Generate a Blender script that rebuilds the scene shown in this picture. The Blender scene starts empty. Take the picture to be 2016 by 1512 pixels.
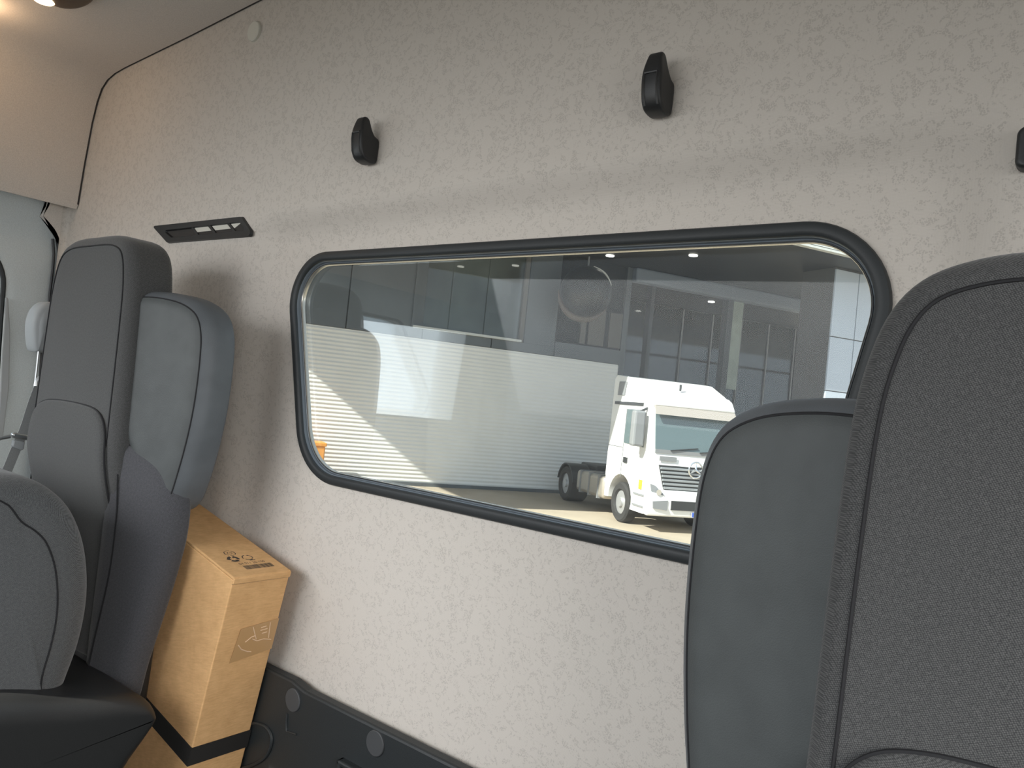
import bpy, math, random
from mathutils import Vector, Matrix
random.seed(4)
SC = bpy.context.scene
COL = SC.collection

# ---------------------------------------------------------------- camera
FPX = 1514.0
YAW, PITCH, ROLL = math.radians(37.6), math.radians(1.5), math.radians(5.8)
EYE = Vector((0, 0, 2.7))
_f = Vector((-math.sin(YAW) * math.cos(PITCH), math.cos(YAW) * math.cos(PITCH), math.sin(PITCH)))
_r = Vector((math.cos(YAW), math.sin(YAW), 0))
_u = _r.cross(_f)
_R = math.cos(ROLL) * _r + math.sin(ROLL) * _u
_U = -math.sin(ROLL) * _r + math.cos(ROLL) * _u
cd = bpy.data.cameras.new('camera')
cam = bpy.data.objects.new('camera', cd)
COL.objects.link(cam)
cd.sensor_width = 36.0
cd.lens = FPX / 2016 * 36.0
cd.clip_start = 0.02
cd.clip_end = 500
cam.matrix_world = Matrix(((_R.x, _U.x, -_f.x, EYE.x), (_R.y, _U.y, -_f.y, EYE.y), (_R.z, _U.z, -_f.z, EYE.z), (0, 0, 0, 1)))
SC.camera = cam

# ---------------------------------------------------------------- light
SC.view_settings.view_transform = 'Standard'
SC.view_settings.look = 'None'
SC.view_settings.gamma = 1.0
SC.view_settings.exposure = 0.0
SC.view_settings.use_curve_mapping = False
w = bpy.data.worlds.new('sky')
SC.world = w
w.use_nodes = True
nt = w.node_tree
bg = nt.nodes['Background']
bg.inputs['Color'].default_value = (0.80, 0.90, 1.0, 1)
bg.inputs['Strength'].default_value = 1.2

FAZ = math.radians(28.5)                       # direction of the dealership facade
FD = Vector((math.sin(FAZ), math.cos(FAZ), 0))
FN = Vector((math.cos(FAZ), -math.sin(FAZ), 0))
FP = Vector((-15.3, 17.9, 0))
phi, el = math.radians(16), math.radians(35.8)
TO_SUN = (-FD * math.cos(phi) + FN * math.sin(phi)) * math.cos(el) + Vector((0, 0, math.sin(el)))
sl = bpy.data.lights.new('sun', 'SUN')
sl.energy = 13.0
sl.angle = math.radians(0.6)
sl.color = (1.0, 0.93, 0.80)
so = bpy.data.objects.new('sun', sl)
COL.objects.link(so)
so.rotation_euler = TO_SUN.to_track_quat('Z', 'Y').to_euler()


def area(name, loc, target, sx, sy, power, col):
    l = bpy.data.lights.new(name, 'AREA')
    l.shape = 'RECTANGLE'
    l.size, l.size_y = sx, sy
    l.energy = power
    l.color = col
    o = bpy.data.objects.new(name, l)
    COL.objects.link(o)
    o.location = loc
    o.rotation_euler = (Vector(loc) - Vector(target)).to_track_quat('Z', 'Y').to_euler()
    return o


# fill lamps added at the windscreen and both door windows to boost interior daylight
wd = area('windscreen_fill', (-1.10, -0.80, 2.92), (-0.85, 0.85, 1.75), 1.6, 0.60, 8.6, (0.98, 0.98, 0.98))
wd.data.spread = math.radians(100)
area('passenger_window_fill', (-2.15, -0.12, 2.78), (-1.1, 0.55, 2.45), 0.8, 0.34, 2.4, (0.92, 0.97, 1.0))
dd = area('driver_window_fill', (0.86, -0.08, 2.78), (-1.05, 0.78, 2.02), 0.9, 0.40, 3.3, (1.0, 0.98, 0.95))
dd.data.spread = math.radians(72)

# ---------------------------------------------------------------- helpers


def ray(px, py):
    return _f + _R * ((px - 1008) / FPX) - _U * ((py - 756) / FPX)


def on_y(px, py, Y):
    d = ray(px, py)
    return EYE + d * (Y / d.y)


def on_x(px, py, X):
    d = ray(px, py)
    return EYE + d * (X / d.x)


def link(name, me, mat, parent=None, smooth=True):
    o = bpy.data.objects.new(name, me)
    COL.objects.link(o)
    if mat and not me.materials:
        me.materials.append(mat)
    for p in me.polygons:
        p.use_smooth = smooth
    if smooth:
        try:
            me.set_sharp_from_angle(angle=math.radians(38))
        except Exception:
            pass
    if parent:
        attach(o, parent)
    return o


def world_loc(o):
    p = Vector(o.location)
    q = o.parent
    while q:
        p = q.location + p if q.type == 'EMPTY' else p + q.location
        q = q.parent
    return p


def attach(o, parent):
    o.parent = parent
    root = parent
    while root.parent:
        root = root.parent
    if not parent.parent:
        o.matrix_parent_inverse = Matrix.Translation(-parent.location)


def mk(name, verts, faces, mat, parent=None, smooth=True):
    me = bpy.data.meshes.new(name)
    me.from_pydata([tuple(v) for v in verts], [], [tuple(f) for f in faces])
    me.update()
    return link(name, me, mat, parent, smooth)


def tag(o, label, cat, group=None):
    o['label'] = label
    o['category'] = cat
    if group:
        o['group'] = group
    return o


def structure(o, label=None):
    o['kind'] = 'structure'
    if label:
        o['label'] = label
    return o


def thing(name, loc, label, cat, group=None):
    o = bpy.data.objects.new(name, None)
    COL.objects.link(o)
    o.location = loc
    o.empty_display_size = 0.05
    return tag(o, label, cat, group)


BOXF = [(0, 3, 2, 1), (4, 5, 6, 7), (0, 1, 5, 4), (1, 2, 6, 5), (2, 3, 7, 6), (3, 0, 4, 7)]


class MB:
    def __init__(s):
        s.v, s.f = [], []

    def add(s, vs, fs):
        b = len(s.v)
        s.v += [Vector(v) for v in vs]
        s.f += [tuple(i + b for i in f) for f in fs]
        return s

    def frame_box(s, o, ax, ay, az, lx, ly, lz):
        """box from corner o along three axes"""
        o, ax, ay, az = Vector(o), Vector(ax) * lx, Vector(ay) * ly, Vector(az) * lz
        return s.add([o, o + ax, o + ax + ay, o + ay, o + az, o + ax + az, o + ax + ay + az, o + ay + az], BOXF)

    def box(s, x0, x1, y0, y1, z0, z1):
        return s.frame_box((x0, y0, z0), (1, 0, 0), (0, 1, 0), (0, 0, 1), x1 - x0, y1 - y0, z1 - z0)

    def tube(s, pts, r, n=8, closed=False, cap=True):
        pts = [Vector(p) for p in pts]
        m = len(pts)
        rings = []
        up = None
        for i, p in enumerate(pts):
            a = pts[(i - 1) % m] if (closed or i > 0) else p
            b = pts[(i + 1) % m] if (closed or i < m - 1) else p
            t = (b - a).normalized()
            if up is None:
                up = t.orthogonal().normalized()
            up = (up - t * up.dot(t)).normalized()
            sd = t.cross(up)
            rr = r[i] if isinstance(r, (list, tuple)) else r
            rings.append([p + (up * math.cos(2 * math.pi * k / n) + sd * math.sin(2 * math.pi * k / n)) * rr for k in range(n)])
        vs = [v for q in rings for v in q]
        fs = []
        for i in range(m if closed else m - 1):
            j = (i + 1) % m
            for k in range(n):
                l = (k + 1) % n
                fs.append((i * n + k, i * n + l, j * n + l, j * n + k))
        if cap and not closed:
            fs.append(tuple(range(n - 1, -1, -1)))
            fs.append(tuple((m - 1) * n + k for k in range(n)))
        return s.add(vs, fs)

    def prism(s, poly, e):
        """poly: 3D points, e: extrusion vector"""
        poly = [Vector(p) for p in poly]
        n = len(poly)
        e = Vector(e)
        fs = [tuple(range(n - 1, -1, -1)), tuple(range(n, 2 * n))]
        for i in range(n):
            j = (i + 1) % n
            fs.append((i, j, n + j, n + i))
        return s.add(poly + [p + e for p in poly], fs)

    def disc(s, c, axis, r, h, n=24, bev=0.0):
        c, axis = Vector(c), Vector(axis).normalized()
        a = axis.orthogonal().normalized()
        b = axis.cross(a)
        prof = [(r, 0), (r, h - bev), (r - bev, h)] if bev else [(r, 0), (r, h)]
        vs, fs = [], []
        for rr, hh in prof:
            for k in range(n):
                t = 2 * math.pi * k / n
                vs.append(c + axis * hh + (a * math.cos(t) + b * math.sin(t)) * rr)
        m = len(prof)
        for i in range(m - 1):
            for k in range(n):
                l = (k + 1) % n
                fs.append((i * n + k, i * n + l, (i + 1) * n + l, (i + 1) * n + k))
        fs.append(tuple((m - 1) * n + k for k in range(n)))
        fs.append(tuple(range(n - 1, -1, -1)))
        return s.add(vs, fs)

    def build(s, name, mat, parent=None, smooth=True, bevel=0.0, seg=2):
        o = mk(name, s.v, s.f, mat, parent, smooth)
        if bevel:
            m = o.modifiers.new('bevel', 'BEVEL')
            m.width = bevel
            m.segments = seg
            m.limit_method = 'ANGLE'
            m.angle_limit = math.radians(35)
        return o


def catmull(pts, per=6, closed=True):
    out = []
    n = len(pts)
    rng = range(n) if closed else range(n - 1)
    for i in rng:
        g = lambda k: Vector(pts[k % n]) if closed else Vector(pts[min(max(k, 0), n - 1)])
        p0, p1, p2, p3 = g(i - 1), g(i), g(i + 1), g(i + 2)
        for k in range(per):
            t = k / per
            out.append(0.5 * ((2 * p1) + (p2 - p0) * t + (2 * p0 - 5 * p1 + 4 * p2 - p3) * t * t + (3 * p1 - p0 - 3 * p2 + p3) * t ** 3))
    if not closed:
        out.append(Vector(pts[-1]))
    return out


def pillow(outline, T, r, bulge, nr=5, rb=None):
    """rounded slab over a 2D outline; returns verts (a,b,h), faces, first face of the front panel"""
    if rb is None:
        rb = r * 0.6
    P = [Vector((p[0], p[1])) for p in outline]
    n = len(P)
    ar = sum(P[i].x * P[(i + 1) % n].y - P[(i + 1) % n].x * P[i].y for i in range(n))
    if ar < 0:
        P.reverse()
    C = sum(P, Vector((0, 0))) / n
    N = []
    for i in range(n):
        t = (P[(i + 1) % n] - P[i - 1]).normalized()
        N.append(Vector((-t.y, t.x)))
    lim = []
    for i in range(n):
        best = 1e9
        for j in range(n):
            if min((i - j) % n, (j - i) % n) < 4:
                continue
            dd = P[j] - P[i]
            q = dd.dot(N[i])
            if q > 1e-5:
                best = min(best, dd.length_squared / (2 * q))
        lim.append(min(1.0, 0.85 * best / max(r, rb)))
    for _ in range(3):
        lim = [min(lim[i - 1], lim[i], lim[(i + 1) % n]) for i in range(n)]
    for _ in range(8):
        lim = [(lim[i - 1] + lim[i] + lim[(i + 1) % n]) / 3 for i in range(n)]
    prof = []
    for k in range(nr + 1):
        a = math.pi / 2 * k / nr
        prof.append((rb * (1 - math.sin(a)), rb * (1 - math.cos(a))))
    for k in range(nr + 1):
        a = math.pi / 2 * k / nr
        prof.append((r * (1 - math.cos(a)), T - r + r * math.sin(a)))
    vs, fs = [], []
    for ins, h in prof:
        for i in range(n):
            q = P[i] + N[i] * (ins * lim[i])
            vs.append((q.x, q.y, h))
    last = [P[i] + N[i] * (r * lim[i]) for i in range(n)]
    m = len(prof)
    for f in (0.9, 0.75, 0.55, 0.35, 0.15):
        for i in range(n):
            q = C + (last[i] - C) * f
            vs.append((q.x, q.y, T + bulge * (1 - f * f)))
    vs.append((C.x, C.y, T + bulge))
    vs.append((C.x, C.y, 0))
    tot = m + 5
    split = None
    for i in range(tot - 1):
        if i == m - 1:
            split = len(fs)
        for k in range(n):
            l = (k + 1) % n
            fs.append((i * n + k, i * n + l, (i + 1) * n + l, (i + 1) * n + k))
    for k in range(n):
        l = (k + 1) % n
        fs.append(((tot - 1) * n + k, (tot - 1) * n + l, tot * n))
    for k in range(n):
        l = (k + 1) % n
        fs.append((l, k, tot * n + 1))
    ringlast = [i for i in range((m - 1) * n, m * n)]
    return vs, fs, split, n, m, ringlast


def rounded_poly(corners, radii, seg=10):
    out = []
    n = len(corners)
    for i in range(n):
        p, a, b = Vector(corners[i]), Vector(corners[i - 1]), Vector(corners[(i + 1) % n])
        r = radii[i] if isinstance(radii, (list, tuple)) else radii
        u, v = (a - p).normalized(), (b - p).normalized()
        half = math.acos(max(-1, min(1, u.dot(v)))) / 2
        dist = r / math.tan(half)
        c = p + (u + v).normalized() * (r / math.sin(half))
        s, e = p + u * dist - c, p + v * dist - c
        ang = math.acos(max(-1, min(1, s.normalized().dot(e.normalized()))))
        for k in range(seg + 1):
            t = k / seg
            q = (s * math.sin((1 - t) * ang) + e * math.sin(t * ang)) / math.sin(ang)
            out.append(c + q)
    return out


def offset_poly(P, d):
    n = len(P)
    out = []
    ar = sum(P[i].x * P[(i + 1) % n].y - P[(i + 1) % n].x * P[i].y for i in range(n))
    sg = 1 if ar > 0 else -1
    for i in range(n):
        a = (P[(i + 1) % n] - P[i])
        b = (P[i] - P[i - 1])
        t = (a.normalized() + b.normalized()).normalized() if a.length > 1e-9 and b.length > 1e-9 else (P[(i + 1) % n] - P[i - 1]).normalized()
        out.append(P[i] + Vector((-t.y, t.x)) * d * sg)
    return out


# ---------------------------------------------------------------- materials
def base_mat(name, col, rough=0.6, metal=0.0, spec=0.5):
    m = bpy.data.materials.new(name)
    m.use_nodes = True
    b = m.node_tree.nodes['Principled BSDF']
    b.inputs['Base Color'].default_value = (*col, 1)
    b.inputs['Roughness'].default_value = rough
    b.inputs['Metallic'].default_value = metal
    b.inputs['Specular IOR Level'].default_value = spec
    return m


def nodes(m):
    return m.node_tree.nodes, m.node_tree.links, m.node_tree.nodes['Principled BSDF']


def obj_coord(N, L, scale=None, rot=None):
    tc = N.new('ShaderNodeTexCoord')
    mp = N.new('ShaderNodeMapping')
    L.new(tc.outputs['Object'], mp.inputs['Vector'])
    if scale:
        mp.inputs['Scale'].default_value = scale
    if rot:
        mp.inputs['Rotation'].default_value = rot
    return mp.outputs['Vector']


def ramp(N, L, src, stops):
    r = N.new('ShaderNodeValToRGB')
    e = r.color_ramp.elements
    while len(e) < len(stops):
        e.new(0.5)
    for k, (p, c) in enumerate(stops):
        e[k].position = p
        e[k].color = (*c, 1) if len(c) == 3 else c
    L.new(src, r.inputs['Fac'])
    return r.outputs['Color']


def math_n(N, L, op, a, b=None):
    m = N.new('ShaderNodeMath')
    m.operation = op
    for i, x in enumerate((a, b)):
        if x is None:
            continue
        if isinstance(x, (int, float)):
            m.inputs[i].default_value = x
        else:
            L.new(x, m.inputs[i])
    return m.outputs[0]


def mixc(N, L, fac, a, b):
    m = N.new('ShaderNodeMix')
    m.data_type = 'RGBA'
    L.new(fac, m.inputs['Factor'])
    for k, x in ((6, a), (7, b)):
        if isinstance(x, tuple):
            m.inputs[k].default_value = (*x, 1)
        else:
            L.new(x, m.inputs[k])
    return m.outputs[2]


def bump(N, L, b, h, dist, strength=0.5):
    n = N.new('ShaderNodeBump')
    n.inputs['Distance'].default_value = dist
    n.inputs['Strength'].default_value = strength
    L.new(h, n.inputs['Height'])
    L.new(n.outputs['Normal'], b.inputs['Normal'])


def noise(N, L, v, scale, detail=3, rough=0.5, dist=0.0):
    t = N.new('ShaderNodeTexNoise')
    t.inputs['Scale'].default_value = scale
    t.inputs['Detail'].default_value = detail
    t.inputs['Roughness'].default_value = rough
    t.inputs['Distortion'].default_value = dist
    L.new(v, t.inputs['Vector'])
    return t.outputs['Fac']


def voro(N, L, v, scale, rand=1.0):
    t = N.new('ShaderNodeTexVoronoi')
    t.inputs['Scale'].default_value = scale
    t.inputs['Randomness'].default_value = rand
    L.new(v, t.inputs['Vector'])
    return t.outputs['Distance']


def wall_fabric():
    m = base_mat('patterned_wall_fabric', (0.6, 0.57, 0.53), 0.95, 0, 0.15)
    N, L, b = nodes(m)
    v = obj_coord(N, L)
    n1 = noise(N, L, v, 80, 2, 0.5, 1.4)
    blot = ramp(N, L, n1, [(0.50, (0, 0, 0)), (0.58, (1, 1, 1))])
    dots = voro(N, L, v, 520, 0.8)
    dm = ramp(N, L, dots, [(0.42, (1, 1, 1)), (0.6, (0, 0, 0))])
    f = math_n(N, L, 'MULTIPLY', blot, dm)
    f2 = math_n(N, L, 'MULTIPLY', f, 0.42)
    c = mixc(N, L, f2, (0.645, 0.60, 0.545), (0.375, 0.345, 0.31))
    weave = voro(N, L, v, 700, 0.2)
    c2 = mixc(N, L, math_n(N, L, 'MULTIPLY', weave, 0.16), c, (0.30, 0.28, 0.26))
    L.new(c2, b.inputs['Base Color'])
    bump(N, L, b, weave, 0.0004, 0.35)
    return m


def fabric(name, dark, light, scale=760, mott=0.5):
    """woven cloth: regular fine dots laid out along the surface"""
    m = base_mat(name, dark, 0.92, 0, 0.25)
    N, L, b = nodes(m)
    tc = N.new('ShaderNodeTexCoord')
    comb = N.new('ShaderNodeCombineXYZ')
    for k, vec in ((0, (0.8, 0.75, 0.45)), (1, (-0.42, -0.36, 0.9))):
        dt = N.new('ShaderNodeVectorMath')
        dt.operation = 'DOT_PRODUCT'
        L.new(tc.outputs['Object'], dt.inputs[0])
        dt.inputs[1].default_value = vec
        L.new(dt.outputs['Value'], comb.inputs[k])
    v = comb.outputs[0]
    t = N.new('ShaderNodeTexVoronoi')
    t.voronoi_dimensions = '2D'
    t.inputs['Scale'].default_value = scale
    t.inputs['Randomness'].default_value = 0.30
    L.new(v, t.inputs['Vector'])
    d = t.outputs['Distance']
    k = ramp(N, L, d, [(0.10, (1, 1, 1)), (0.60, (0, 0, 0))])
    n = noise(N, L, v, 300, 3, 0.6)
    n2 = ramp(N, L, n, [(0.3, (1 - mott, 1 - mott, 1 - mott)), (0.7, (1, 1, 1))])
    f = math_n(N, L, 'MULTIPLY', k, n2)
    c = mixc(N, L, f, dark, light)
    L.new(c, b.inputs['Base Color'])
    b.inputs['Sheen Weight'].default_value = 0.2
    b.inputs['Sheen Roughness'].default_value = 0.5
    bump(N, L, b, d, 0.0004, 0.4)
    return m


def leatherette(name, col, rough=0.55):
    m = base_mat(name, col, rough, 0, 0.4)
    N, L, b = nodes(m)
    v = obj_coord(N, L)
    d = voro(N, L, v, 900, 1.0)
    bump(N, L, b, d, 0.0003, 0.35)
    n = noise(N, L, v, 30, 2)
    c = ramp(N, L, n, [(0.3, tuple(x * 0.92 for x in col)), (0.7, tuple(x * 1.08 for x in col))])
    L.new(c, b.inputs['Base Color'])
    return m


def speckle(name, col, rough, scale, amt, bdist=0.0, spec=0.5):
    m = base_mat(name, col, rough, 0, spec)
    N, L, b = nodes(m)
    v = obj_coord(N, L)
    n = noise(N, L, v, scale, 4, 0.6)
    c = ramp(N, L, n, [(0.3, tuple(max(0, x * (1 - amt)) for x in col)), (0.7, tuple(min(1, x * (1 + amt)) for x in col))])
    L.new(c, b.inputs['Base Color'])
    if bdist:
        bump(N, L, b, n, bdist, 0.4)
    return m


def cardboard():
    m = base_mat('cardboard', (0.50, 0.30, 0.14), 0.85, 0, 0.2)
    N, L, b = nodes(m)
    v = obj_coord(N, L, (1, 1, 1), (0, math.radians(12.2), 0))
    s = N.new('ShaderNodeMapping')
    L.new(v, s.inputs['Vector'])
    s.inputs['Scale'].default_value = (60, 60, 420)
    n = noise(N, L, s.outputs['Vector'], 1.0, 3, 0.6)
    n2 = noise(N, L, v, 45, 4, 0.6)
    a = math_n(N, L, 'ADD', math_n(N, L, 'MULTIPLY', n, 0.5), math_n(N, L, 'MULTIPLY', n2, 0.5))
    c = ramp(N, L, a, [(0.35, (0.62, 0.365, 0.165)), (0.65, (0.75, 0.46, 0.22))])
    L.new(c, b.inputs['Base Color'])
    bump(N, L, b, n, 0.0006, 0.4)
    return m


def glass_mat(name, tint, refl=1.0, dust=0.03, specks=True):
    m = bpy.data.materials.new(name)
    m.use_nodes = True
    N, L = m.node_tree.nodes, m.node_tree.links
    N.remove(N['Principled BSDF'])
    out = N['Material Output']
    tr = N.new('ShaderNodeBsdfTransparent')
    tr.inputs['Color'].default_value = (*tint, 1)
    gl = N.new('ShaderNodeBsdfGlossy')
    gl.inputs['Roughness'].default_value = 0.02
    fr = N.new('ShaderNodeFresnel')
    fr.inputs['IOR'].default_value = 1.45
    mx = N.new('ShaderNodeMixShader')
    L.new(math_n(N, L, 'MULTIPLY', fr.outputs[0], refl), mx.inputs[0])
    L.new(tr.outputs[0], mx.inputs[1])
    L.new(gl.outputs[0], mx.inputs[2])
    last = mx.outputs[0]
    if dust:
        v = obj_coord(N, L)
        df = N.new('ShaderNodeBsdfDiffuse')
        df.inputs['Color'].default_value = (0.8, 0.82, 0.82, 1)
        ts = N.new('ShaderNodeBsdfTranslucent')
        ts.inputs['Color'].default_value = (0.8, 0.82, 0.82, 1)
        ad = N.new('ShaderNodeMixShader')
        ad.inputs[0].default_value = 0.5
        L.new(df.outputs[0], ad.inputs[1])
        L.new(ts.outputs[0], ad.inputs[2])
        n = noise(N, L, v, 9, 3)
        base = math_n(N, L, 'MULTIPLY', n, dust * 2)
        if specks:
            d = voro(N, L, v, 170, 1.0)
            s = ramp(N, L, d, [(0.06, (1, 1, 1)), (0.11, (0, 0, 0))])
            n2 = ramp(N, L, noise(N, L, v, 22, 4, 0.7), [(0.45, (0, 0, 0)), (0.75, (1, 1, 1))])
            base = math_n(N, L, 'ADD', base, math_n(N, L, 'MULTIPLY', math_n(N, L, 'MULTIPLY', s, n2), 0.35))
        m2 = N.new('ShaderNodeMixShader')
        L.new(base, m2.inputs[0])
        L.new(last, m2.inputs[1])
        L.new(ad.outputs[0], m2.inputs[2])
        last = m2.outputs[0]
    L.new(last, out.inputs['Surface'])
    return m


def emit(name, col, s):
    m = base_mat(name, col, 0.5)
    b = m.node_tree.nodes['Principled BSDF']
    b.inputs['Emission Color'].default_value = (*col, 1)
    b.inputs['Emission Strength'].default_value = s
    return m


M = dict(
    wall=wall_fabric(),
    liner=speckle('plain_headliner', (0.70, 0.65, 0.60), 0.95, 420, 0.10, 0.0006, 0.15),
    gap=base_mat('dark_gap', (0.04, 0.036, 0.033), 0.9),
    cap=base_mat('pale_plastic_cap', (0.66, 0.65, 0.58), 0.4),
    black=speckle('black_plastic', (0.018, 0.019, 0.020), 0.42, 900, 0.2, 0.0002),
    rubber=speckle('rubber_seal', (0.022, 0.026, 0.028), 0.55, 500, 0.1, 0.0),
    channel=base_mat('grey_channel', (0.14, 0.165, 0.19), 0.3),
    bead=base_mat('bright_bead', (0.55, 0.52, 0.46), 0.25, 0.8),
    trimdark=speckle('dark_grained_trim', (0.020, 0.024, 0.026), 0.5, 700, 0.25, 0.0006),
    plug=base_mat('dark_plug', (0.055, 0.058, 0.062), 0.55),
    doorgrey=speckle('door_grey_plastic', (0.60, 0.655, 0.67), 0.6, 500, 0.1, 0.0004),  # grey lightened past the door's own tone to stand in for lens flare
    fab=fabric('seat_fabric', (0.034, 0.035, 0.036), (0.135, 0.135, 0.133), 900),
    fab_flare=fabric('flare_lightened_fabric', (0.055, 0.058, 0.061), (0.19, 0.195, 0.20), 1000, 0.5),  # lighter copy of the seat cloth, standing in for lens flare
    fab_side=fabric('seat_side_fabric', (0.040, 0.041, 0.047), (0.13, 0.13, 0.14), 1000, 0.6),
    leather=leatherette('seat_leatherette', (0.070, 0.077, 0.078)),
    leather_side=leatherette('seat_side_cover', (0.098, 0.108, 0.118), 0.5),
    stitch=base_mat('stitched_seam', (0.010, 0.010, 0.012), 0.8),
    card=cardboard(),
    cardedge=speckle('cardboard_edge', (0.45, 0.28, 0.14), 0.9, 300, 0.2),
    ink=base_mat('print_ink', (0.05, 0.038, 0.03), 0.8),
    tape=base_mat('packing_tape', (0.52, 0.315, 0.145), 0.28),
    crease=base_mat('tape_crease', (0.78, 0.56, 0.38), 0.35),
    strap=base_mat('black_strap', (0.022, 0.020, 0.019), 0.6),
    belt=speckle('belt_webbing', (0.30, 0.31, 0.31), 0.8, 800, 0.15, 0.0003),
    beltgrey=base_mat('belt_plastic', (0.38, 0.40, 0.41), 0.5),
    steel=base_mat('steel', (0.55, 0.57, 0.58), 0.3, 0.9),
    glass=glass_mat('dusty_rear_glass', (0.86, 0.90, 0.915), 0.28, 0.018),
    pane=glass_mat('door_glass', (0.93, 0.96, 0.96), 0.8, 0.0, False),
    floor=speckle('floor_mat', (0.05, 0.05, 0.05), 0.8, 200, 0.2),
    dash=speckle('dashboard_plastic', (0.06, 0.062, 0.065), 0.6, 300, 0.15),
    lamp=base_mat('lamp_housing', (0.09, 0.055, 0.03), 0.45),
    lens=emit('lit_lamp_lens', (1.0, 0.72, 0.42), 6.0),
)

# ================================================================= the cab shell
WY = 0.85
XL, XR, YF = -2.12, 0.82, -0.82
FLZ = 1.6

# window contour on the rear wall, (x, z)
win = rounded_poly([(-1.196, 2.931), (-0.156, 2.931), (-0.235, 2.536), (-1.090, 2.536)], [0.085, 0.095, 0.10, 0.115], 14)
win = [Vector(p) for p in win]
WC = Vector((-0.68, 2.735))


def smooth(a, b, x):
    t = max(0, min(1, (x - a) / (b - a)))
    return t * t * (3 - 2 * t)


def wall_off(x, z):
    """the panel round the window lies back from the rest of the wall"""
    top = 1 - smooth(2.955 + 0.02 * (x + 1.2), 3.01 + 0.02 * (x + 1.2), z)
    lef = smooth(-1.30, -1.215, x)
    rig = 1 - smooth(-0.145, -0.075, x)
    return -0.026 * (1 - top * lef * rig)


def ray_poly(c, th, P):
    d = Vector((math.cos(th), math.sin(th)))
    best = None
    for i in range(len(P)):
        a, b = P[i] - c, P[(i + 1) % len(P)] - c
        e = b - a
        den = d.x * e.y - d.y * e.x
        if abs(den) < 1e-12:
            continue
        t = (a.x * e.y - a.y * e.x) / den
        u = (a.x * d.y - a.y * d.x) / den
        if t > 0 and -1e-6 <= u <= 1 + 1e-6 and (best is None or t > best):
            best = t
    return best


hole = offset_poly(win, 0.006)
rect = [Vector((XL + 0.02, FLZ)), Vector((XR, FLZ)), Vector((XR, 3.50)), Vector((XL + 0.02, 3.50))]
ths = [2 * math.pi * k / 300 for k in range(300)] + [math.atan2(p.y - WC.y, p.x - WC.x) % (2 * math.pi) for p in rect]
ths = sorted(set(ths))
vs, fs = [], []
NRG = 56
for th in ths:
    r0, r1 = ray_poly(WC, th, hole), ray_poly(WC, th, rect)
    for k in range(NRG + 1):
        t = k / NRG
        rr = r0 + (r1 - r0) * t
        x, z = WC.x + math.cos(th) * rr, WC.y + math.sin(th) * rr
        vs.append((x, WY + wall_off(x, z), z))
nth = len(ths)
for i in range(nth):
    j = (i + 1) % nth
    for k in range(NRG):
        fs.append((i * (NRG + 1) + k, j * (NRG + 1) + k, j * (NRG + 1) + k + 1, i * (NRG + 1) + k + 1))
wall = structure(mk('wall_back', vs, fs, M['wall']), 'light grey patterned fabric rear wall of the truck cab')
# outer skin behind it
WYC = WY - 0.026
sk = MB()
for x0, x1, z0, z1 in ((XL, -1.25, FLZ - .1, 3.6), (-0.1, XR + .05, FLZ - .1, 3.6), (-1.25, -0.1, FLZ - .1, 2.50), (-1.25, -0.1, 2.965, 3.6)):
    sk.box(x0, x1, WY + 0.03, WY + 0.06, z0, z1)
structure(sk.build('wall_outer', M['doorgrey'], None, False), 'steel skin behind the rear wall')

# pale round caps on the wall
cp = on_y(503, 63, WYC)
c0 = MB().disc(cp, (0, -1, 0), 0.0195, 0.006, 28, 0.0015).build('cover_cap', M['cap'], wall)
c0['label'] = 'pale round cover cap'

# window: seal, channel, bead, glass
wroot = thing('window_1', (WC.x, WY, 2.536), 'rounded rear window with dark rubber seal in the cab wall', 'window')
del wroot['category']
structure(wroot)


def sweep(name, prof, mat, parent):
    rings = [[(p.x, y, p.y) for p in offset_poly(win, e)] for e, y in prof]
    n = len(win)
    vs = [v for r in rings for v in r]
    fs = []
    for i in range(len(prof) - 1):
        for k in range(n):
            l = (k + 1) % n
            fs.append((i * n + k, i * n + l, (i + 1) * n + l, (i + 1) * n + k))
    return mk(name, vs, fs, mat, parent)


sweep('rubber_seal', [(0.0, WY + 0.012), (0.0, WY - 0.006), (0.0015, WY - 0.0085), (0.005, WY - 0.0098), (0.010, WY - 0.0102), (0.0135, WY - 0.0096), (0.0155, WY - 0.0075), (0.0160, WY - 0.001)], M['rubber'], wroot)
sweep('channel', [(0.0152, WY - 0.0045), (0.0165, WY - 0.002), (0.0172, WY + 0.003), (0.0185, WY + 0.004), (0.0195, WY + 0.004)], M['channel'], wroot)
sweep('inner_lip', [(0.0185, WY + 0.004), (0.0190, WY + 0.0028), (0.0202, WY + 0.0028), (0.0206, WY + 0.009)], M['rubber'], wroot)
sweep('edge_bead', [(0.0201, WY + 0.0036), (0.0207, WY + 0.0026), (0.0214, WY + 0.0036), (0.0214, WY + 0.010)], M['bead'], wroot)
gp = offset_poly(win, 0.018)
gl = MB().prism([(p.x, WY + 0.0075, p.y) for p in gp], (0, 0.004, 0)).build('glass', M['glass'], wroot, False)
gl['label'] = 'dusty window pane'

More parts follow.
